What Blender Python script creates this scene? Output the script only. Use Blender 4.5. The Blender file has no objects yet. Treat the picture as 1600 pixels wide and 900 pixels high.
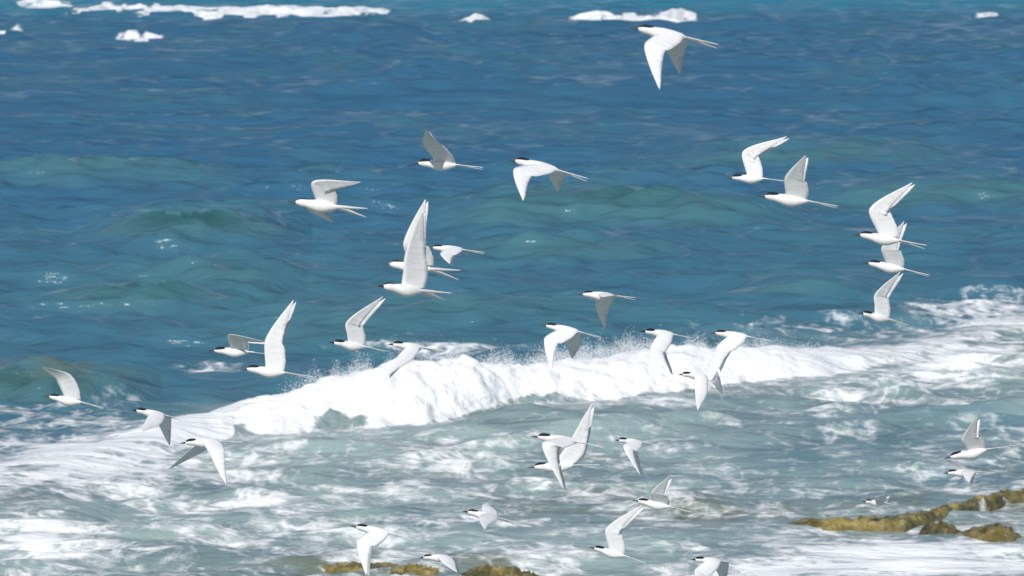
import bpy, math, random
import numpy as np
from mathutils import Vector

random.seed(7)
RNG = np.random.default_rng(11)
S = bpy.context.scene
C = S.collection
R = math.radians

# ------------------------------------------------------------------ camera
CAM_H, PITCH, FOV = 8.0, R(6.0), R(14.0)
cam_d = bpy.data.cameras.new('camera')
cam_d.angle = FOV
cam_d.clip_start, cam_d.clip_end = 0.5, 20000
cam_d.dof.use_dof = True
cam_d.dof.focus_distance = 25.0
cam_d.dof.aperture_fstop = 8.0
cam = bpy.data.objects.new('camera', cam_d)
cam.location = (0, 0, CAM_H)
cam.rotation_euler = (R(90) - PITCH, 0, 0)
C.objects.link(cam)
S.camera = cam

# ------------------------------------------------------------------ sky, sun
SUN_EL, SUN_AZ = R(40), R(194)          # azimuth clockwise from +Y: behind the viewer
w = bpy.data.worlds.new('World'); S.world = w; w.use_nodes = True
nt = w.node_tree
sky = nt.nodes.new('ShaderNodeTexSky')
sky.sky_type = 'NISHITA'; sky.sun_disc = False
sky.sun_elevation = SUN_EL; sky.sun_rotation = SUN_AZ
sky.air_density = 1.0; sky.dust_density = 0.3; sky.ozone_density = 2.0
nt.links.new(sky.outputs[0], nt.nodes['Background'].inputs[0])
nt.nodes['Background'].inputs[1].default_value = 0.085
sd = bpy.data.lights.new('sun', 'SUN'); sd.energy = 4.3; sd.angle = R(0.5); sd.color = (1, .965, .91)
sun = bpy.data.objects.new('sun', sd); C.objects.link(sun)
sdir = Vector((math.sin(SUN_AZ) * math.cos(SUN_EL), math.cos(SUN_AZ) * math.cos(SUN_EL), math.sin(SUN_EL)))
sun.rotation_euler = sdir.to_track_quat('Z', 'Y').to_euler()
sun.location = (0, -20, 40)
vs = S.view_settings
vs.view_transform = 'Standard'; vs.look = 'None'; vs.gamma = 1; vs.use_curve_mapping = False
vs.exposure = 0.0

# ------------------------------------------------------------------ survey helpers
F = 800 / math.tan(FOV / 2)              # focal length in units of the 1600 px wide photo
cp, sp = math.cos(PITCH), math.sin(PITCH)
def ray(u, v):
    """direction through a photo point, scaled to one metre of depth"""
    x = (u - 800) / F; yy = -(v - 450) / F
    return np.array([x, cp + yy * sp, -sp + yy * cp])
def rng(v):
    """distance at which the calm sea is met on row v"""
    a = PITCH + math.atan((v - 450) / F)
    return CAM_H / math.tan(max(a, 1e-4))
RNGV = np.vectorize(rng)
VV = np.linspace(-120, 1500, 400)
RV = RNGV(VV)
def row_of(r):                            # inverse of rng()
    return np.interp(-r, -RV, VV)
def at_depth(u, v, D):
    return np.array([0, 0, CAM_H]) + ray(u, v) * D

# ------------------------------------------------------------------ numpy noise
_perm = RNG.permutation(4096)
_gx = np.cos(np.arange(4096) * 2.399963); _gy = np.sin(np.arange(4096) * 2.399963)
def pnoise(x, y, seed=0):
    xi = np.floor(x).astype(np.int64); yi = np.floor(y).astype(np.int64)
    xf = x - xi; yf = y - yi
    u = xf * xf * xf * (xf * (xf * 6 - 15) + 10); v = yf * yf * yf * (yf * (yf * 6 - 15) + 10)
    def g(ix, iy, dx, dy):
        h = _perm[(_perm[(ix + seed * 131) & 4095] + iy) & 4095]
        return _gx[h] * dx + _gy[h] * dy
    a = g(xi, yi, xf, yf); b = g(xi + 1, yi, xf - 1, yf)
    c = g(xi, yi + 1, xf, yf - 1); d = g(xi + 1, yi + 1, xf - 1, yf - 1)
    return (a + u * (b - a) + v * ((c + u * (d - c)) - (a + u * (b - a)))) * 1.4
def fbm(x, y, o=4, seed=0):
    s = 0; a = 1; t = 0
    for k in range(o):
        s = s + a * pnoise(x * 2 ** k + 17.3 * k, y * 2 ** k - 9.1 * k, seed + k); t += a; a *= .5
    return s / t
def sstep(a, b, x):
    t = np.clip((x - a) / (b - a), 0, 1); return t * t * (3 - 2 * t)

# ------------------------------------------------------------------ materials
def new_mat(name):
    m = bpy.data.materials.new(name); m.use_nodes = True
    n = m.node_tree; return m, n, n.nodes['Principled BSDF']
def N(n, typ, **kw):
    nd = n.nodes.new(typ)
    for k, v in kw.items(): setattr(nd, k, v)
    return nd
def math_n(n, op, a, b=None, c=None, clamp=False):
    nd = n.nodes.new('ShaderNodeMath'); nd.operation = op; nd.use_clamp = clamp
    for i, x in enumerate((a, b, c)):
        if x is None: continue
        if isinstance(x, (int, float)): nd.inputs[i].default_value = x
        else: n.links.new(x, nd.inputs[i])
    return nd.outputs[0]
def mix_c(n, f, a, b):
    nd = n.nodes.new('ShaderNodeMix'); nd.data_type = 'RGBA'
    for sock, x in ((nd.inputs[0], f), (nd.inputs[6], a), (nd.inputs[7], b)):
        if isinstance(x, (int, float)): sock.default_value = x
        elif isinstance(x, tuple): sock.default_value = (*x, 1)
        else: n.links.new(x, sock)
    return nd.outputs[2]
def maprange(n, x, a, b, c=0.0, d=1.0, smooth=True):
    nd = n.nodes.new('ShaderNodeMapRange'); nd.clamp = True
    if smooth: nd.interpolation_type = 'SMOOTHSTEP'
    for i, q in enumerate((x, a, b, c, d)):
        if isinstance(q, (int, float)): nd.inputs[i].default_value = q
        else: n.links.new(q, nd.inputs[i])
    return nd.outputs[0]
def noise(n, vec, scale, detail=3, rough=.55, dist=0, sx=1, sy=1, sz=1):
    mp = n.nodes.new('ShaderNodeMapping'); mp.inputs['Scale'].default_value = (sx, sy, sz)
    n.links.new(vec, mp.inputs[0])
    t = n.nodes.new('ShaderNodeTexNoise')
    t.inputs['Scale'].default_value = scale; t.inputs['Detail'].default_value = detail
    t.inputs['Roughness'].default_value = rough; t.inputs['Distortion'].default_value = dist
    n.links.new(mp.outputs[0], t.inputs[0]); return t.outputs[0]
def attr(n, name):
    a = n.nodes.new('ShaderNodeAttribute'); a.attribute_name = name; return a.outputs['Fac']

DEEP, TEAL, SHALLOW, REEF = (.034, .113, .196), (.056, .150, .180), (.255, .335, .332), (.10, .105, .06)
FACE = (.022, .088, .094)
def sea_material():
    m, n, b = new_mat('sea water')
    geo = n.nodes.new('ShaderNodeNewGeometry'); P = geo.outputs['Position']
    foam, shal, reef, teal = attr(n, 'foam'), attr(n, 'shallow'), attr(n, 'reef'), attr(n, 'teal')
    col = mix_c(n, maprange(n, teal, 0, .55, 0, 1, False), DEEP, TEAL)
    col = mix_c(n, maprange(n, teal, .55, 1), col, FACE)
    patch = noise(n, P, .22, 3, .6, 0, 1, .6, 1)
    col = mix_c(n, math_n(n, 'MULTIPLY', maprange(n, patch, .42, .7), .45), col, TEAL)
    sh = math_n(n, 'ADD', shal, math_n(n, 'MULTIPLY', math_n(n, 'SUBTRACT', noise(n, P, .5, 4, .6), .5), .9))
    col = mix_c(n, math_n(n, 'MULTIPLY', math_n(n, 'MULTIPLY', maprange(n, sh, -.1, .75), 1.0), maprange(n, shal, 0, .25)), col, SHALLOW)
    col = mix_c(n, math_n(n, 'MULTIPLY', maprange(n, noise(n, P, .35, 4, .65, .2, .5, 1, 1), .42, .66), maprange(n, shal, 0.1, .4, 0, .75)), col, (.110, .170, .190))
    col = mix_c(n, math_n(n, 'MULTIPLY', reef, maprange(n, noise(n, P, 1.2, 4, .65), .35, .6)), col, REEF)
    col = mix_c(n, attr(n, 'lagoon'), col, (.030, .165, .245))
    # foam: ragged lace whose cover follows the survey attribute
    w1 = noise(n, P, 1.0, 5, .64, .5, .8, 1, 1)
    w2 = noise(n, P, 4.6, 6, .70, .4, .65, 1, 1)
    w3 = noise(n, P, 1.5, 3, .6, 1.2, .8, 1, 1)
    wp = n.nodes.new('ShaderNodeVectorMath'); wp.operation = 'ADD'
    wn = n.nodes.new('ShaderNodeTexNoise'); wn.inputs['Scale'].default_value = 1.3; wn.inputs['Detail'].default_value = 3
    n.links.new(P, wn.inputs[0])
    wsx = n.nodes.new('ShaderNodeVectorMath'); wsx.operation = 'SCALE'; wsx.inputs['Scale'].default_value = 1.1
    n.links.new(wn.outputs[1], wsx.inputs[0]); n.links.new(P, wp.inputs[0]); n.links.new(wsx.outputs[0], wp.inputs[1])
    fl = n.nodes.new('ShaderNodeMapping'); fl.inputs['Scale'].default_value = (1, 1, 0); n.links.new(wp.outputs[0], fl.inputs[0])
    vo = n.nodes.new('ShaderNodeTexVoronoi'); vo.feature = 'DISTANCE_TO_EDGE'; vo.inputs['Scale'].default_value = 1.25
    n.links.new(fl.outputs[0], vo.inputs[0])
    ridge = maprange(n, vo.outputs['Distance'], .0, .22, 1, 0)
    vo2 = n.nodes.new('ShaderNodeTexVoronoi'); vo2.feature = 'DISTANCE_TO_EDGE'; vo2.inputs['Scale'].default_value = 3.3
    n.links.new(fl.outputs[0], vo2.inputs[0])
    ridge = math_n(n, 'MULTIPLY_ADD', maprange(n, vo2.outputs['Distance'], .0, .24, 1, 0), .60, math_n(n, 'MULTIPLY', ridge, .45))
    pat = math_n(n, 'ADD', math_n(n, 'MULTIPLY', w1, .46), math_n(n, 'ADD', math_n(n, 'MULTIPLY', w2, .53), math_n(n, 'MULTIPLY', ridge, .10)))
    lo = math_n(n, 'MULTIPLY_ADD', foam, -.62, .722)
    mask = maprange(n, math_n(n, 'SUBTRACT', pat, lo), -.04, .17, 0.0, .84)
    mask = math_n(n, 'MULTIPLY', mask, maprange(n, foam, .02, .30))
    mask = math_n(n, 'MAXIMUM', mask, maprange(n, foam, .86, 1.0))
    col2 = mix_c(n, mask, col, (.88, .88, .88))
    n.links.new(col2, b.inputs['Base Color'])
    n.links.new(maprange(n, mask, 0, 1, .22, .9), b.inputs['Roughness'])
    b.inputs['IOR'].default_value = 1.333
    n.links.new(maprange(n, mask, 0, .8, .34, .1), b.inputs['Specular IOR Level'])
    # capillary ripples and foam grain
    bp = n.nodes.new('ShaderNodeBump'); bp.inputs['Strength'].default_value = 1.0; bp.inputs['Distance'].default_value = .12
    r1 = noise(n, P, 2.6, 4, .68, .05, .3, 1, 1); r2 = noise(n, P, .8, 3, .6, .05, .25, 1, 1)
    hgt = math_n(n, 'ADD', math_n(n, 'MULTIPLY', r1, .8), math_n(n, 'MULTIPLY', r2, 2.1))
    hgt = math_n(n, 'ADD', hgt, math_n(n, 'MULTIPLY', mask, .12))
    hgt = math_n(n, 'ADD', hgt, math_n(n, 'MULTIPLY', math_n(n, 'MULTIPLY', noise(n, P, 4, 3, .6), mask), .12))
    n.links.new(hgt, bp.inputs['Height']); n.links.new(bp.outputs[0], b.inputs['Normal'])
    return m

def simple_mat(name, col, rough=.6, spec=.3, col2=None, scale=30, lo=.4, hi=.65):
    m, n, b = new_mat(name)
    b.inputs['Roughness'].default_value = rough; b.inputs['Specular IOR Level'].default_value = spec
    if col2:
        tc = n.nodes.new('ShaderNodeTexCoord')
        f = maprange(n, noise(n, tc.outputs['Object'], scale, 3, .6), lo, hi)
        n.links.new(mix_c(n, f, col, col2), b.inputs['Base Color'])
    else: b.inputs['Base Color'].default_value = (*col, 1)
    return m

# ------------------------------------------------------------------ the sea
def poly(pts):
    a = np.array(pts, float); return lambda u: np.interp(u, a[:, 0], a[:, 1])

# the shore break: where its front meets the flat water, and how tall it stands
front_v = poly([(-600, 900), (-200, 820), (0, 780), (180, 738), (370, 684), (520, 670), (650, 664), (800, 636), (1000, 614), (1200, 594), (1400, 572), (1600, 520), (2000, 450)])
front_h = poly([(-600, .05), (-100, .1), (0, .12), (180, .14), (330, .22), (420, .36), (500, .56), (620, .70), (720, .62), (800, .50), (900, .48), (1000, .52), (1150, .42), (1280, .24), (1400, .09), (1600, .06), (2000, .05)])
front_f = poly([(-600, .3), (-100, .5), (0, .46), (180, .54), (300, .70), (400, 1.0), (460, 1.05), (1180, 1.05), (1270, .86), (1360, .58), (1480, .48), (1600, .46), (2000, .4)])

# unbroken humps of swell: (u centre, v of foot, half length px, height m, front m, back m)
HUMPS = [(300, 398, 190, .55, 3.2, 7.0), (960, 372, 330, .62, 4.0, 8.0), (900, 418, 240, .30, 2.0, 5.0),
         (1230, 468, 150, .34, 1.6, 4.0), (360, 458, 120, .32, 2.0, 5.0), (220, 502, 190, .42, 2.2, 5.0),
         (60, 632, 190, .42, 1.5, 3.5), (720, 522, 300, .28, 1.6, 4.0), (1480, 330, 260, .35, 3.0, 7.0),
         (560, 72, 120, .5, 5.0, 16.0), (1250, 262, 240, .32, 3.0, 8.0), (120, 300, 260, .28, 3.0, 8.0),
         (960, 702, 230, .14, .9, 2.0), (1080, 800, 110, .12, .5, 1.4), (60, 812, 120, .14, .8, 1.6)]
# far breakers on the outer reef: (u0, u1, v foot, height m, foam)
FAR = [(20, 130, 13, .28, .75), (90, 300, 20, .45, 1.0), (180, 620, 28, .48, 1.05), (430, 640, 25, .4, .9), (706, 778, 41, .7, 1.05), (722, 764, 44, .5, 1.0),
       (172, 268, 62, .16, .9), (870, 1110, 38, .6, .95), (895, 960, 36, .4, .95), (1010, 1095, 33, .85, 1.05), (1515, 1560, 28, .2, .8), (-60, 50, 55, .2, .85),
       (740, 860, 41, .2, .6), (60, 640, 24, .22, .85), (380, 470, 27, .3, .9)]
# loose foam on the water: (u, v, half width, half height, amount)
WASH = [(150, 720, 330, 70, .50), (60, 860, 200, 70, .52), (300, 800, 330, 90, .30), (350, 870, 300, 60, .36), (640, 720, 300, 50, .36),
        (600, 800, 260, 60, .28), (900, 690, 220, 45, .26), (1260, 640, 220, 30, .36), (1480, 560, 190, 55, .55), (1560, 500, 150, 40, .52),
        (1350, 600, 260, 30, .40), (1450, 880, 300, 40, .68), (1240, 890, 160, 30, .56), (1100, 890, 120, 30, .48), (850, 880, 160, 40, .36),
        (1000, 640, 260, 26, .30), (620, 545, 140, 14, .36), (720, 550, 120, 12, .36), (340, 570, 90, 8, .40), (250, 622, 110, 9, .40), (60, 640, 130, 10, .42),
        (90, 660, 180, 18, .40), (1190, 525, 120, 14, .34), (1330, 515, 120, 14, .36), (1420, 790, 170, 26, .30), (1200, 780, 70, 14, .36), (1500, 790, 120, 12, .30),
        (880, 720, 70, 8, .20), (1560, 690, 120, 40, .26), (1000, 800, 500, 60, .14), (750, 895, 120, 25, .35)]

def build_sea():
    cols_u = np.concatenate([np.linspace(-9000, -900, 26)[:-1], np.linspace(-900, -60, 70)[:-1], np.linspace(-60, 1660, 700), np.linspace(1660, 2500, 70)[1:], np.linspace(2500, 10600, 26)[1:]])
    rows = [6.0]
    while rows[-1] < 20000:
        d = rows[-1]
        if d < 36: st = .5
        elif d < 50: st = .075
        elif d < 76: st = .065
        elif d < 420: st = max(.065, d * .0016 + (d - 76) * .0006)
        else: st = d * .06
        rows.append(d + st)
    rows = np.array(rows)
    Y, U = np.meshgrid(rows, cols_u, indexing='ij')
    lat = (U - 800) / F / cp                      # bearing of each column
    Y0 = Y.copy()
    X = lat * Y * 1.0
    X = lat * np.sqrt(Y ** 2 + (CAM_H * .0) ** 2)
    V = row_of(Y.ravel()).reshape(Y.shape)
    ST = np.gradient(rows)[:, None] * np.ones_like(Y)
    Z = np.zeros_like(Y); DX = np.zeros_like(Y); DY = np.zeros_like(Y)
    near = 1 - sstep(600, 2500, Y)
    # wind sea and swell, a spread of trochoidal trains running towards the shore
    r2 = np.random.default_rng(5)
    calm = 1 - .35 * sstep(620, 720, V) - .35 * sstep(740, 820, V) * sstep(900, 1250, U)
    gust = .75 + .5 * fbm(X * .03, Y * .02, 3, 40)
    for k in range(84):
        L = .75 * (14 / .75) ** (r2.random() ** 1.15)
        th = r2.normal(0, .32 if L < 3 else (.20 if L < 5 else .09)) + .06
        kx, ky = math.sin(th), -math.cos(th)
        kk = 2 * math.pi / L
        A = .0142 * L ** .55 * (.6 + .8 * r2.random())
        if L > 4: A *= .62
        elif L < 2.2: A *= 1.3
        att = sstep(2.2, 4.5, L / ST) * near * gust * calm
        ph = kk * (X * kx + Y * ky) + r2.random() * 6.283
        s, c = np.sin(ph), np.cos(ph)
        Z += att * A * c
        DX -= att * A * .6 * kx * s; DY -= att * A * .6 * ky * s
    for k in range(5):                           # long low swell, its crests broken into lengths
        L = (17, 13, 10.5, 8.5, 7)[k]; th = (.05, -.07, .11, -.02, .14)[k]; kk = 2 * math.pi / L
        kx, ky = math.sin(th), -math.cos(th)
        A = .008 * L * sstep(-.35, .5, fbm(X * .09 + 9 * k, Y * .05, 2, 100 + k)) * near * calm * (1 - .6 * sstep(600, 700, V))
        ph = kk * (X * kx + Y * ky) + 2.1 * k + .8 * fbm(X * .06, Y * .04, 2, 110 + k)
        Z += A * (np.cos(ph) + .22 * np.cos(2 * ph)); DY -= A * .9 * ky * np.sin(ph)
    foam = np.zeros_like(Y); teal = np.zeros_like(Y)
    # humps of swell
    for (uc, vf, hl, h, fr, bk) in HUMPS:
        tilt = .10 * (U - uc) / hl
        wob = fbm(U * .006 + vf, np.zeros_like(U) + vf * .1, 3, 3) * fr * .45
        r = Y - (rng(vf) + wob + tilt * fr)
        prof = np.where(r < fr, sstep(0, fr, r), 1 - sstep(fr, fr + bk, r))
        e = np.clip(1 - ((U - uc) / hl) ** 2, 0, 1)
        Z += 1.1 * h * prof * e
        DY -= .5 * h * prof * e
        teal = np.maximum(teal, (e * (1.0 - .5 * (r > fr)) * prof ** .5 * min(1, h / .42) * (vf > 150)) * np.clip(1.0 + .5 * fbm(X * .2, Y * .06, 3, 15), 0, 1))
    # far breakers
    for (u0, u1, vf, h, fo) in FAR:
        rf = rng(vf) + fbm(U * .02 + vf, U * 0 + 3.3, 3, 9) * 6.0
        r = Y - rf
        uc, hl = (u0 + u1) / 2, (u1 - u0) / 2
        e = np.clip(1 - np.abs((U - uc) / hl) ** 2, 0, 1) * np.clip(.72 + .8 * fbm(U * .02 + vf, Y * .05, 4, 21), .0, 1.2)
        fw = 2.6
        prof = np.where(r < fw, sstep(0, fw, r), 1 - sstep(fw, fw + 9, r))
        Z += .5 * h * prof * e
        foam = np.maximum(foam, np.clip(.70 + .45 * fbm(U * .05, Y * .4, 4, 22), .2, .84) * min(fo, .97) * sstep(.06, .5, e) * np.where(r < fw, sstep(-.5, .6, r), 1 - sstep(fw, fw + 2.5, r)))
    # loose foam
    for (uc, vc, hu, hv, am) in WASH:
        g = np.exp(-((U - uc) / hu) ** 2 - ((V - vc) / hv) ** 2)
        foam = np.maximum(foam, .84 * am * g) + .10 * am * g
    foam = np.maximum(foam, (.285 + .15 * fbm(X * .25, Y * .14, 3, 81)) * sstep(600, 720, V) * (V < 1200))
    # the shore break
    yf = RNGV(front_v(cols_u))[None, :] * np.ones_like(Y)
    yf = yf + .55 * fbm(X * .45, X * 0 + 2.2, 4, 31)
    yf = yf + .22 * fbm(X * 2.1, Y * .6, 3, 33)
    r = Y - yf
    h = .86 * front_h(cols_u)[None, :]; ff = front_f(cols_u)[None, :]
    hh = h * (1 + .34 * fbm(X * .5, X * 0 + 7.7, 3, 51)) * (1 + .12 * fbm(X * 2.2, Y * .8, 3, 52))
    fw = .55 + 1.0 * h + .9 * sstep(420, 200, U)
    prof = np.where(r < fw, sstep(-.10, 1, r / fw) ** .75, 1 - sstep(0, 1, (r - fw - .35) / (2.2 + 2 * h)))
    lump = np.abs(fbm(X * 1.3, Y * 1.3, 4, 61)) * .75 + .08 * fbm(X * 4.5, Y * 4.5, 3, 62)
    inb = np.where(r < fw + .5, sstep(-.25, .12, r), 1 - sstep(fw + .5, fw + 1.9, r))
    solid = sstep(.7, 1.0, ff)
    Z = Z * (1 - .85 * sstep(-2, 0, r) * (1 - sstep(2.5, 6, r))) + hh * prof + inb * solid * lump * (.10 + .40 * h)
    fb = ff * inb
    # bare wave faces show where the lip has not broken yet
    for (uc, hw, dv) in ((520, 42, .42), (565, 22, .25), (378, 18, .45), (60, 40, .5), (830, 60, .25)):
        gap = np.exp(-((U - uc + 6 * np.sin(Y * 3)) / hw) ** 2) * (1 - sstep(dv * .6, dv, r)) * sstep(-.4, -.1, r)
        fb = fb * (1 - .85 * gap)
    foam = np.maximum(foam, fb)
    # lace of foam trailing in front of and behind the break
    trail = np.where(r < 0, np.exp(-(r / 2.0) ** 2) * .36, np.where(r > 1.0, np.exp(-((r - 1) / 3.2) ** 2) * .36, 0)) * np.clip(ff, 0, 1)
    foam = np.maximum(foam, trail)
    foam = np.clip(foam, 0, 1.0)
    # water depth: sandy shallows inside the break, reef patches, pale lagoon beyond the outer reef
    shallow = np.clip(1 - sstep(-1.0, 5.0, r), 0, 1) * (.72 + .0 * Y)
    shallow *= 1 - .72 * np.exp(-((U - 1420) / 380) ** 2 - ((V - 700) / 95) ** 2)
    shallow = np.maximum(shallow, .30 * sstep(9, 0, r))
    teal = np.maximum(teal * .9, .45 * sstep(250, 480, V) * (.6 + .8 * fbm(X * .12, Y * .05, 3, 71)))
    pass
    teal = np.clip(teal, 0, 1)
    reef = np.zeros_like(Y)
    for (uc, vc, hu, hv, am) in ((1260, 790, 260, 30, .45), (1500, 770, 160, 40, .5), (1090, 800, 90, 26, .9), (880, 775, 130, 18, .7), (60, 596, 130, 22, .75), (1330, 800, 180, 22, .8), (1550, 800, 140, 30, .6),
                                 (560, 895, 200, 14, .8), (780, 890, 90, 12, .8), (530, 655, 40, 12, .6), (50, 780, 60, 14, .6), (900, 650, 180, 14, .5)):
        reef = np.maximum(reef, am * np.exp(-((U - uc) / hu) ** 2 - ((V - vc) / hv) ** 2))
    co = np.stack([X + DX, Y + DY, Z], -1).reshape(-1, 3).astype(np.float32)
    nr, nc = Y.shape
    i = np.arange((nr - 1) * (nc - 1)); rr, cc = i // (nc - 1), i % (nc - 1)
    a = rr * nc + cc
    quads = np.stack([a, a + 1, a + nc + 1, a + nc], -1).astype(np.int32)
    me = bpy.data.meshes.new('sea')
    me.vertices.add(len(co)); me.vertices.foreach_set('co', co.ravel())
    me.loops.add(quads.size); me.loops.foreach_set('vertex_index', quads.ravel())
    me.polygons.add(len(quads))
    me.polygons.foreach_set('loop_start', np.arange(0, quads.size, 4, dtype=np.int32))
    me.polygons.foreach_set('use_smooth', np.ones(len(quads), bool))
    me.update(calc_edges=True)
    for nm, ar in (('foam', foam), ('shallow', shallow), ('reef', reef), ('teal', teal), ('lagoon', 1 - sstep(8, 38, V + 9 * fbm(X * .02, Y * .02, 3, 77)))):
        at = me.attributes.new(nm, 'FLOAT', 'POINT'); at.data.foreach_set('value', ar.ravel().astype(np.float32))
    o = bpy.data.objects.new('sea', me); C.objects.link(o)
    o.data.materials.append(sea_material())
    o['kind'] = 'structure'
    return o
build_sea()

def mesh_obj(name, verts, faces, mats, parent=None, mi=None, smooth=True):
    me = bpy.data.meshes.new(name)
    me.from_pydata([tuple(map(float, v)) for v in verts], [], faces)
    for m in (mats if isinstance(mats, (list, tuple)) else [mats]): me.materials.append(m)
    if mi is not None: me.polygons.foreach_set('material_index', mi)
    if smooth: me.polygons.foreach_set('use_smooth', [True] * len(me.polygons))
    me.update()
    o = bpy.data.objects.new(name, me); C.objects.link(o)
    if parent: o.parent = parent
    return o

# seabed under the sheet, so the reef rocks stand on something
sb = mesh_obj('seabed', [(-400, 4, -1.6), (400, 4, -1.6), (400, 600, -1.6), (-400, 600, -1.6)], [(0, 1, 2, 3)],
              simple_mat('sand', (.3, .27, .2), .9, .1, (.2, .19, .14), .6))
sb['kind'] = 'structure'

# spray thrown up along the break
def spray():
    vs_, fs_ = [], []
    rs = random.Random(3)
    def drop(x, y, z, s):
        b0 = len(vs_)
        sx, sz = s * rs.uniform(.7, 1.5), s * rs.uniform(.7, 1.4)
        vs_.extend([(x + sx, y, z), (x - sx, y, z), (x, y + s, z), (x, y - s, z), (x, y, z + sz), (x, y, z - sz)])
        for a, b, c in ((0, 2, 4), (2, 1, 4), (1, 3, 4), (3, 0, 4), (2, 0, 5), (1, 2, 5), (3, 1, 5), (0, 3, 5)):
            fs_.append((b0 + a, b0 + b, b0 + c))
    n_fl = lambda q: float(fbm(np.array([q * .028]), np.array([4.4]), 3, 91)[0])
    pl = [max(.08, .55 + 1.1 * n_fl(q)) for q in range(430, 1340)]
    for k in range(64000):
        u = rs.uniform(432, 1335)
        plume = pl[int(u) - 430]
        if rs.random() > plume * min(1, (u - 430) / 90, (1338 - u) / 120): continue
        h = float(front_h(u))
        yy = rng(float(front_v(u))) + .55 + 1.0 * h + rs.gauss(.15, .45)
        zz = h * (.80 + abs(rs.gauss(0, .20)) * (.4 + .8 * plume)) + abs(rs.gauss(0, .04))
        drop((u - 800) / F / cp * yy, yy, zz, rs.choice((.0025, .003, .003, .004, .004, .0045, .006)))
    o = mesh_obj('sea_spray', vs_, fs_, simple_mat('spray', (.85, .86, .87), .6, .3))
    o['kind'] = 'stuff'
    o['label'] = 'white spray thrown up along the crest of the breaking wave'
    o['category'] = 'spray'
spray()

# ------------------------------------------------------------------ reef rocks
def rock_mat(name, k):
    m, n, b = new_mat(name)
    tc = n.nodes.new('ShaderNodeNewGeometry'); P = tc.outputs['Position']
    f1 = maprange(n, noise(n, P, 1.6, 4, .6), .38, .62); f2 = maprange(n, noise(n, P, 7, 4, .65), .42, .62)
    c = mix_c(n, f1, (.10 * k, .095 * k, .022 * k), (.34 * k, .255 * k, .055 * k))
    c = mix_c(n, math_n(n, 'MULTIPLY', f2, .7), c, (.42 * k, .34 * k, .16 * k))
    c = mix_c(n, maprange(n, noise(n, P, 3.1, 3, .6), .56, .7), c, (.045, .05, .02))
    xyz = n.nodes.new('ShaderNodeSeparateXYZ'); n.links.new(P, xyz.inputs[0])
    zz = math_n(n, 'SUBTRACT', xyz.outputs[2], math_n(n, 'MULTIPLY', math_n(n, 'SUBTRACT', noise(n, P, 4.5, 4, .65), .5), .30))
    c = mix_c(n, maprange(n, zz, .02, .12, .55, 0), c, (.035, .032, .015))
    wash_f = maprange(n, math_n(n, 'ADD', noise(n, P, 2.2, 5, .7, .4, .6, 1, 1), math_n(n, 'MULTIPLY', zz, -.9)), .56, .68)
    c = mix_c(n, wash_f, c, (.75, .74, .70))
    n.links.new(c, b.inputs['Base Color'])
    b.inputs['Roughness'].default_value = .32
    bp = n.nodes.new('ShaderNodeBump'); bp.inputs['Distance'].default_value = .06
    n.links.new(noise(n, P, 9, 5, .7), bp.inputs['Height']); n.links.new(bp.outputs[0], b.inputs['Normal'])
    return m
RM = rock_mat('yellow weed on reef rock', 1.0); RM_DARK = rock_mat('olive weed on reef rock', .6)
def reef_rock(label, pts, seed, mat):
    """pts: (u, v of the water line, height m, depth m) along the rock"""
    a = np.array(pts, float)
    n_l, n_c = 140, 22
    t = np.linspace(0, 1, n_l)
    tt = np.linspace(0, 1, len(a))
    vs_, fs_ = [], []
    us = np.interp(t, tt, a[:, 0]); vv = np.interp(t, tt, a[:, 1]); hh = np.interp(t, tt, a[:, 2]); dd = np.interp(t, tt, a[:, 3])
    end = np.clip(np.minimum(t, 1 - t) / .07, 0, 1) ** .5
    for i in range(n_l):
        y0 = rng(vv[i]); x0 = (us[i] - 800) / F / cp * y0
        for j in range(n_c):
            q = j / (n_c - 1); ang = math.pi * q
            px, py = x0, y0 + dd[i] * (.5 - .5 * math.cos(ang)) * end[i]
            z = -.30 + (.8 * hh[i] * end[i] + .30) * math.sin(ang) ** .55
            k = np.array([px * 2.0]); l = np.array([py * 2.0 + seed])
            nz = float(fbm(k, l, 4, seed)[0]); nb = float(fbm(k * 3, l * 3, 3, seed + 5)[0])
            ns = float(fbm(k * 9, l * 9, 2, seed + 9)[0])
            z += (nz * .3 * hh[i] + nb * .06 + ns * .04) * math.sin(ang)
            py += nz * .25 * dd[i] * .5
            vs_.append((px + nb * .05, py, z))
    for i in range(n_l - 1):
        for j in range(n_c - 1):
            p = i * n_c + j; fs_.append((p, p + n_c, p + n_c + 1, p + 1))
    o = mesh_obj('reef_rock', vs_, fs_, mat)
    o['label'] = label; o['category'] = 'rock'; o['group'] = 'weedy reef rocks at the water line'
    # origin at the rock's foot
    c0 = Vector((float(np.mean([p[0] for p in vs_])), float(np.mean([p[1] for p in vs_])), 0))
    o.data.transform(__import__('mathutils').Matrix.Translation(-c0)); o.location = c0
    return o
reef_rock('long low reef ridge under yellow weed running from the right edge down to the left',
          [(1215, 826, .05, .5), (1300, 834, .15, .6), (1360, 832, .17, .6), (1420, 831, .18, .6), (1470, 814, .13, .4), (1530, 794, .11, .35), (1580, 780, .11, .35), (1680, 772, .11, .35)], 3, RM)
reef_rock('short dark olive reef rock just in front of the long yellow ridge',
          [(1440, 838, .05, .5), (1470, 844, .19, .6), (1520, 852, .19, .6), (1560, 858, .25, .7), (1590, 858, .23, .7), (1612, 854, .04, .5)], 8, RM_DARK)
reef_rock('low brown weedy reef rock at the bottom edge, below the tern with hanging wing',
          [(470, 898, .02, .5), (530, 904, .13, .6), (600, 908, .15, .7), (670, 907, .13, .6), (700, 903, .02, .5)], 13, RM)
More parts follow.
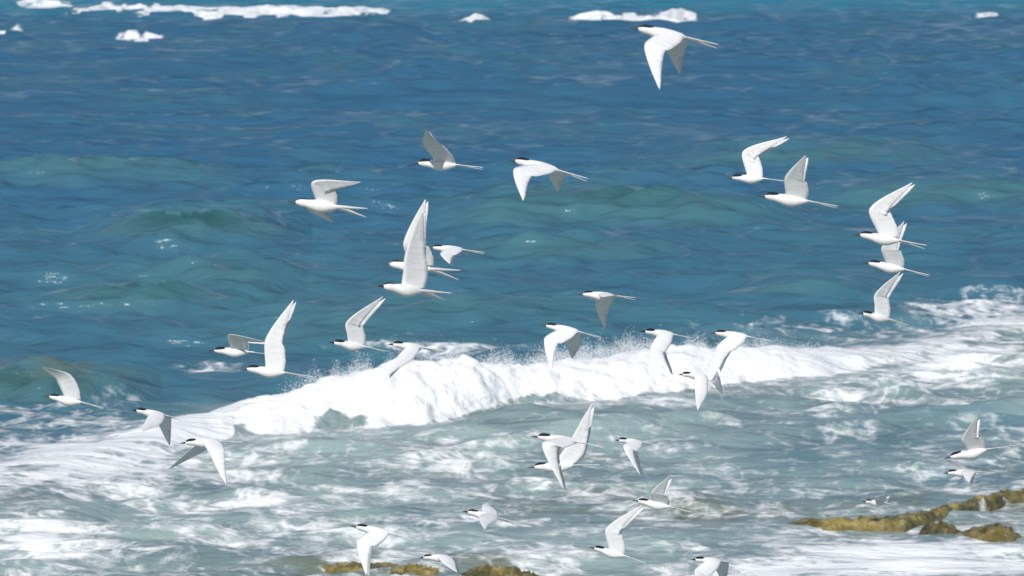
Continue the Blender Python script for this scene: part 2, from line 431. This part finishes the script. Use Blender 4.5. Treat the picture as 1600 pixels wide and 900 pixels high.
reef_rock('small pale weedy reef rock at the bottom edge of the photo, half under white foam',
          [(715, 905, .02, .4), (760, 904, .12, .5), (800, 905, .09, .5), (850, 907, .01, .4)], 17, RM)

# ------------------------------------------------------------------ terns
M_WHITE = simple_mat('white feathers', (.74, .73, .72), .75, .15, (.69, .68, .68), 25)
M_WING = simple_mat('pale wing feathers', (.70, .70, .71), .75, .15, (.64, .64, .65), 42, .46, .72)
M_EDGE = simple_mat('grey flight feathers', (.58, .58, .595), .75, .15, (.50, .50, .52), 60, .45, .7)
M_BAR = simple_mat('feather rows', (.655, .655, .665), .75, .15, (.60, .60, .61), 50, .45, .7)
M_CAP = simple_mat('black cap feathers', (.012, .012, .014), .6, .25)
M_BILL = simple_mat('dark bill', (.02, .017, .016), .35, .4)
L_BILL, L_ALL = .042, .385
ARM, HAND = .155, .245

def unit(v): return v / max(np.linalg.norm(v), 1e-9)
def bez(p, t):
    p0, p1, p2, p3 = p
    return ((1 - t) ** 3) * p0 + 3 * (1 - t) ** 2 * t * p1 + 3 * (1 - t) * t * t * p2 + t ** 3 * p3

def wing_mesh(sh, wr, tip, back, upv, verts, faces, mats, side, width=1.0):
    """A pointed wing along shoulder - wrist - tip; the chord trails along `back`."""
    ns, nc = 34, 7
    A, H = wr - sh, tip - wr
    tan_w = unit(unit(A) + .9 * unit(H))
    la, lh = np.linalg.norm(A), np.linalg.norm(H)
    b1 = (sh, sh + A * .38, wr - tan_w * la * .20, wr)
    bend = unit(unit(H) + .0 * back)
    b2 = (wr, wr + tan_w * lh * .18, tip - unit(H + back * lh * .12) * lh * .36, tip)
    P, T = [], []
    for i in range(ns):
        s = i / (ns - 1)
        if s < .4: p = bez(b1, s / .4); q = bez(b1, s / .4 + .01)
        else: p = bez(b2, (s - .4) / .6); q = bez(b2, (s - .4) / .6 + .01)
        P.append(p); T.append(unit(q - p))
    nrm = unit(np.cross(A + .25 * H, back))
    base = len(verts)
    prev = None
    CD = []
    for i in range(ns):
        s = i / (ns - 1)
        c = np.cross(nrm, T[i]); c = unit(c - T[i] * np.dot(c, T[i]))
        if np.dot(c, back) < 0 and prev is None: c = -c
        if prev is not None and np.dot(c, prev) < 0: c = -c
        prev = c
        k = min(1, s / .45)
        cd = unit(back * (1 - k) ** 1.2 + c * (.25 + .75 * k))
        if s > .4: cd = unit(cd + T[i] * .75 * (s - .4) / .6)
        CD.append(cd)
    for _ in range(4):
        CD = [CD[0]] + [unit(CD[i - 1] + 2 * CD[i] + CD[i + 1]) for i in range(1, ns - 1)] + [CD[-1]]
    for i in range(ns):
        s = i / (ns - 1); cd = CD[i]
        ch = np.interp(s, [0, .12, .3, .42, .6, .78, .9, 1], [.100, .110, .106, .096, .074, .046, .024, .003]) * width
        if s > .38: ch *= 1 + .06 * (((s - .38) * 16) % 1 - .5)
        else: ch *= 1 + .03 * (((s) * 20) % 1 - .5)
        n_ = unit(np.cross(T[i], cd))
        if np.dot(n_, upv) < 0: n_ = -n_
        th = np.interp(s, [0, .1, .4, 1], [.020, .012, .008, .0015])
        cam_ = .10 * ch
        ring = []
        for j in range(nc):
            x = j / (nc - 1)
            tt = th * (math.sqrt(x + .02) * 1.4 * (1 - x) + .03)
            ring.append(P[i] + cd * ch * x + n_ * (cam_ * 4 * x * (1 - x) * .5 + tt * .6))
        for j in range(nc - 1, -1, -1):
            x = j / (nc - 1)
            tt = th * (math.sqrt(x + .02) * 1.4 * (1 - x) + .03)
            ring.append(P[i] + cd * ch * x + n_ * (cam_ * 4 * x * (1 - x) * .5 - tt * .5))
        verts.extend(ring)
    m = 2 * nc
    for i in range(ns - 1):
        for j in range(m):
            a, b = base + i * m + j, base + i * m + (j + 1) % m
            faces.append((a, b, b + m, a + m))
            s = i / (ns - 1); jj = j if j < nc else m - 1 - j
            mats.append(2 if (s > .62 and jj >= 5) else (3 if (i % 3 == 0 and s > .1 and jj >= 3) else 1))
    faces.append(tuple(base + (ns - 1) * m + j for j in range(m))); mats.append(2)

def tern(label, bill, tail, wing, far=None, D=None, yaw=1, roll=-14, group='white terns flying low over the surf', farshift=(4, 3), lean=.5, spread=.15, width=1.0):
    """bill, tail, wing=(wrist, tip): surveyed photo points of one bird; bone lengths give the depth of each joint."""
    vr = random.Random(label); roll = roll + vr.uniform(-9, 9); spread = spread + vr.uniform(-.03, .06)
    bx, tx = np.array(bill, float), np.array(tail, float)
    lp = np.linalg.norm(tx - bx)
    if D is None: D = L_ALL * F / lp
    sc = F / D
    B = at_depth(*bill, D); Tl = at_depth(*tail, D)
    fwd = ray(800, 450); fwd = unit(fwd)                # away from the viewer
    l3 = np.linalg.norm(Tl - B)
    if l3 < L_ALL:
        Tl = Tl + fwd * yaw * math.sqrt(L_ALL ** 2 - l3 ** 2)
    size = max(1.0, np.linalg.norm(Tl - B) / L_ALL)
    size = min(size, 1.15)
    back = unit(Tl - B)
    world_up = np.array([0, 0, 1.])
    side = unit(np.cross(back, world_up))               # horizontal, bird's side
    if np.dot(side, fwd) > 0: side = -side              # points to the viewer
    up = unit(np.cross(side, back)); up = up if up[2] > 0 else -up
    cr, sr = math.cos(R(roll)), math.sin(R(roll))
    up, side = unit(up * cr + side * sr), unit(side * cr - up * sr)
    head0 = B + back * L_BILL
    def along(x): return B + back * x * size
    root_near = along(.135) + side * .012 + up * .008
    root_far = along(.135) - side * .012 + up * .008
    def solve(root, wrist, tip, sgn):
        def off(base, uv, ln):
            d0 = np.dot(base - np.array([0, 0, CAM_H]), unit(fwd))
            tgt = at_depth(*uv, d0)
            g = np.linalg.norm(tgt - base)
            ln = ln * size
            dep = math.sqrt(max(ln * ln - g * g, (.12 * ln) ** 2)) * (lean if wing[1][1] < bill[1] - 15 else 1.0)
            dn = d0 + sgn * dep
            return at_depth(*uv, dn)
        w_ = off(root, wrist, ARM); t_ = off(w_, tip, HAND)
        return w_, t_
    wr, tp = solve(root_near, wing[0], wing[1], -1)
    if far:
        wr2, tp2 = solve(root_far, far[0], far[1], 1)
    else:                                               # the other wing beats with the near one, a little behind it
        fx, fy = farshift
        wr2, tp2 = solve(root_far, (wing[0][0] + fx * .5, wing[0][1] + fy * .5), (wing[1][0] + fx, wing[1][1] + fy), 1)
    origin = along(.15)
    verts, faces, mats = [], [], []
    # body: one swept surface from the base of the bill to the root of the tail
    prof = [(.036, .004, .0), (.040, .0085, 0), (.048, .0135, .001), (.058, .0175, .002), (.070, .0192, .002), (.084, .0192, .001), (.098, .0205, -.001), (.116, .0255, -.003),
            (.136, .0300, -.005), (.158, .0315, -.006), (.180, .0292, -.005), (.202, .0235, -.002), (.222, .0170, .001), (.240, .0120, .002), (.262, .0075, .002), (.275, .002, .002)]
    na = 14
    sect = []
    for (x, r, dz) in prof:
        sect.append((x, r * 1.02, dz))
        c = along(x) + up * dz
        for j in range(na):
            an = 2 * math.pi * j / na
            wz = 1.0 if x < .1 else .94
            flat = .45 if x > .235 else 1
            verts.append(c + side * math.cos(an) * r * size + up * math.sin(an) * r * wz * flat * size)
    for i in range(len(prof) - 1):
        for j in range(na):
            a, b = i * na + j, i * na + (j + 1) % na
            faces.append((a, b, b + na, a + na)); mats.append(0)
    faces.append(tuple(range(na))); mats.append(0)
    faces.append(tuple((len(prof) - 1) * na + j for j in range(na))); mats.append(0)
    # tail: a deep fork of two streamers joined by a short web
    tl = L_ALL - .235
    for sg in (-1, 1):
        base = len(verts)
        n_t = 12
        for i in range(n_t):
            s = i / (n_t - 1)
            c = along(.232 + tl * s)
            ctr = sg * (.006 + spread * tl * s ** 1.15)
            wd = np.interp(s, [0, .25, .45, .7, 1], [.019, .021, .014, .0075, .0012])
            inn = ctr - sg * wd if s > .02 else -sg * .004
            out = ctr + sg * wd * .45
            zz = .002 - .010 * s
            for (l, t) in ((out, .0012), (inn, .0008), (inn, -.0008), (out, -.0012)):
                verts.append(c + side * l + up * (zz + t))
        for i in range(n_t - 1):
            for j in range(4):
                a, b = base + i * 4 + j, base + i * 4 + (j + 1) % 4
                faces.append((a, b, b + 4, a + 4)); mats.append(0)
        faces.append(tuple(base + (n_t - 1) * 4 + j for j in range(4))); mats.append(0)
    wing_mesh(root_near, wr, tp, back, up, verts, faces, mats, 1, width)
    wing_mesh(root_far, wr2, tp2, back, up, verts, faces, mats, -1, width)
    verts = [v - origin for v in verts]
    o = mesh_obj('tern', verts, faces, [M_WHITE, M_WING, M_EDGE, M_BAR], None, mats)
    o.location = tuple(map(float, origin))
    o['label'] = label; o['category'] = 'tern'; o['group'] = group
    # bill
    bv, bf = [], []
    for i, (x, r) in enumerate(((.046, .0075), (.036, .0062), (.022, .0045), (.010, .0026), (0, .0004))):
        for j in range(8):
            an = 2 * math.pi * j / 8
            bv.append(along(x) + side * math.cos(an) * r * .75 + up * (math.sin(an) * r - .004 * (1 - x / .046) ** 2) - origin)
    for i in range(4):
        for j in range(8):
            a, b = i * 8 + j, i * 8 + (j + 1) % 8
            bf.append((a, b, b + 8, a + 8))
    bf.append(tuple(range(8))); bf.append(tuple(range(32, 40)))
    mesh_obj('bill', bv, bf, M_BILL, o)
    # black cap: a skin of feathers over the upper half of the head, down to the nape
    cv, cf = [], []
    caps = [(x, r, dz) for (x, r, dz) in sect if .039 < x < .102]
    arcs = [26, 18, 13, 15, 22, 40, 60]
    nk = 9
    for k, (x, r, dz) in enumerate(caps):
        lo = R(arcs[min(k, 6)])
        for j in range(nk):
            an = lo + (math.pi - 2 * lo) * j / (nk - 1)
            rr = r + .0018
            cv.append(along(x) + up * dz + side * math.cos(an) * rr * size + up * math.sin(an) * rr * size - origin)
    for i in range(len(caps) - 1):
        for j in range(nk - 1):
            a = i * nk + j; cf.append((a, a + 1, a + nk + 1, a + nk))
    cp_ = mesh_obj('cap', cv, cf, M_CAP, o)
    md = cp_.modifiers.new('thickness', 'SOLIDIFY'); md.thickness = .002; md.offset = 0
    return o

BIRDS = [
 dict(label='topmost tern, large and white, one broad wing hanging down in front of the outer breakers', bill=(984, 42), tail=(1123, 70), wing=((1007, 70), (1030, 139)), far=((1038, 70), (1062, 116))),
 dict(label='banking white tern showing its belly, one wing bent flat back, forked tail spread', bill=(450, 314), tail=(575, 331), wing=((487, 285), (563, 284)), far=((480, 327), (520, 348)), roll=-45),
 dict(label='tern with a shaded brown wing raised straight up, right of the banking white tern', bill=(643, 254), tail=(756, 261), wing=((662, 228), (666, 203)), lean=1),
 dict(label='white tern with a drooping wing and a long thin tail, right of the brown-winged tern', bill=(793, 248), tail=(920, 279), wing=((803, 264), (817, 313)), far=((852, 266), (872, 300))),
 dict(label='tern with white wing swept back like a hook, upper of the pair over green swell', bill=(1135, 277), tail=(1228, 281), wing=((1160, 238), (1229, 213))),
 dict(label='tern with narrow wing pointing up and streaming tail, lower of the pair over green swell', bill=(1183, 305), tail=(1310, 321), wing=((1226, 278), (1258, 243))),
 dict(label='white tern with wing arched up and back, topmost in the column of three terns', bill=(1333, 365), tail=(1448, 384), wing=((1358, 328), (1425, 285))),
 dict(label='tern with shaded inner wing, middle of the column of three terns at the right', bill=(1347, 409), tail=(1453, 429), wing=((1377, 388), (1412, 346))),
 dict(label='small tern with slim bent wing, lowest in the column of three terns, above foam', bill=(1341, 488), tail=(1422, 507), wing=((1366, 462), (1407, 424)), D=27),
 dict(label='upper of the two overlapping large terns, its broad wing raised straight up to a point', bill=(597, 411), tail=(720, 428), wing=((630, 382), (664, 312)), roll=-48, spread=.24, D=20.3, width=1.15),
 dict(label='lower of the two overlapping large terns, fat white belly turned to the viewer', bill=(588, 446), tail=(702, 462), wing=((632, 402), (660, 330)), D=19.4, width=1.15, roll=-40),
 dict(label='small distant tern with grey wings just right of the two overlapping large terns', bill=(668, 386), tail=(758, 394), wing=((688, 396), (702, 412)), D=28),
 dict(label='tern with short white wing folded flat, left of the tern with a tall blade-like wing', bill=(325, 547), tail=(428, 552), wing=((357, 523), (418, 534))),
 dict(label='white tern above the left end of the breaking wave with a tall blade-like raised wing', bill=(375, 575), tail=(488, 588), wing=((414, 532), (458, 469))),
 dict(label='tern with a sickle wing swept back over its tail, right of the blade-winged tern', bill=(513, 534), tail=(604, 548), wing=((540, 506), (598, 463)), D=25),
 dict(label='pale tern just behind the tallest surf with its wing swept down to the foam', bill=(605, 537), tail=(694, 549), wing=((622, 556), (604, 588)), D=25, width=.8),
 dict(label='dim tern with brownish wings held down, highest one above the middle of the surf', bill=(902, 459), tail=(994, 465), wing=((940, 464), (964, 461)), far=((930, 478), (945, 513))),
 dict(label='white tern with a downswept curved wing, over the middle of the breaking wave', bill=(844, 507), tail=(940, 526), wing=((851, 528), (861, 580)), far=((884, 536), (894, 560))),
 dict(label='tern half lost against the white surf, its thin wing edge reaching down to the right', bill=(1000, 517), tail=(1085, 527), wing=((1016, 545), (1047, 583)), D=27),
 dict(label='white tern with a broad shaded wing lowered, behind the right part of the surf', bill=(1109, 519), tail=(1204, 531), wing=((1120, 541), (1121, 578))),
 dict(label='tern skimming the surf with both dark wings hanging like a bracket', bill=(1059, 585), tail=(1132, 588), wing=((1086, 610), (1090, 641)), far=((1112, 598), (1131, 620)), D=31),
 dict(label='dusky tern at the far left over the olive water', bill=(68, 618), tail=(163, 636), wing=((88, 594), (66, 574)), D=26),
 dict(label='tern with one grey wing hanging down, in front of the left end of the surf', bill=(205, 640), tail=(286, 656), wing=((228, 656), (222, 674)), far=((246, 660), (265, 696)), D=28),
 dict(label='tern with both dark wings stretched low and apart, over the left wash', bill=(280, 692), tail=(378, 690), wing=((327, 708), (353, 756)), far=((298, 702), (264, 733)), D=25),
 dict(label='white tern with a large wing hanging down, upper of the crossing pair below the surf', bill=(829, 681), tail=(946, 697), wing=((847, 694), (880, 763))),
 dict(label='tern with one wing raised high, lower of the crossing pair below the surf', bill=(824, 730), tail=(938, 727), wing=((890, 690), (924, 632)), D=23, spread=.2, roll=-30),
 dict(label='small white tern with its wing lowered, right of the crossing pair', bill=(960, 687), tail=(1030, 697), wing=((974, 698), (1000, 742)), D=30),
 dict(label='small tern with a triangular raised wing, above the tern with the long arched wing', bill=(988, 781), tail=(1082, 799), wing=((1017, 770), (1045, 745)), D=27),
 dict(label='white tern with a long arched wing reaching up to the right, above the bottom-edge tern', bill=(920, 854), tail=(1010, 878), wing=((946, 828), (1003, 789))),
 dict(label='tern cut off by the bottom edge, wings bowed down over white foam', bill=(1079, 874), tail=(1156, 882), wing=((1086, 890), (1094, 920)), far=((1118, 890), (1132, 914)), D=28),
 dict(label='little white tern facing left with short foreshortened wings, above the bottom rocks', bill=(722, 798), tail=(812, 819), wing=((748, 808), (757, 827)), far=((753, 791), (761, 785)), D=26),
 dict(label='white tern at the bottom with its wing hanging down across the brown rock', bill=(547, 821), tail=(648, 842), wing=((558, 846), (572, 899))),
 dict(label='tiny white tern low between the bottom rocks', bill=(654, 871), tail=(732, 872), wing=((692, 880), (714, 894)), D=31),
 dict(label='tiny pale tern above the yellow ridge, close over the dark water', bill=(1347, 783), tail=(1405, 791), wing=((1368, 778), (1386, 772)), D=36),
 dict(label='tern with raised white wing, upper of the pair above the ridge at the right edge', bill=(1475, 716), tail=(1582, 695), wing=((1502, 688), (1526, 652))),
 dict(label='tern with grey lowered wing, lower of the pair above the ridge at the right edge', bill=(1473, 739), tail=(1558, 738), wing=((1502, 738), (1514, 754)), D=29),
]
for b in BIRDS: tern(**b)
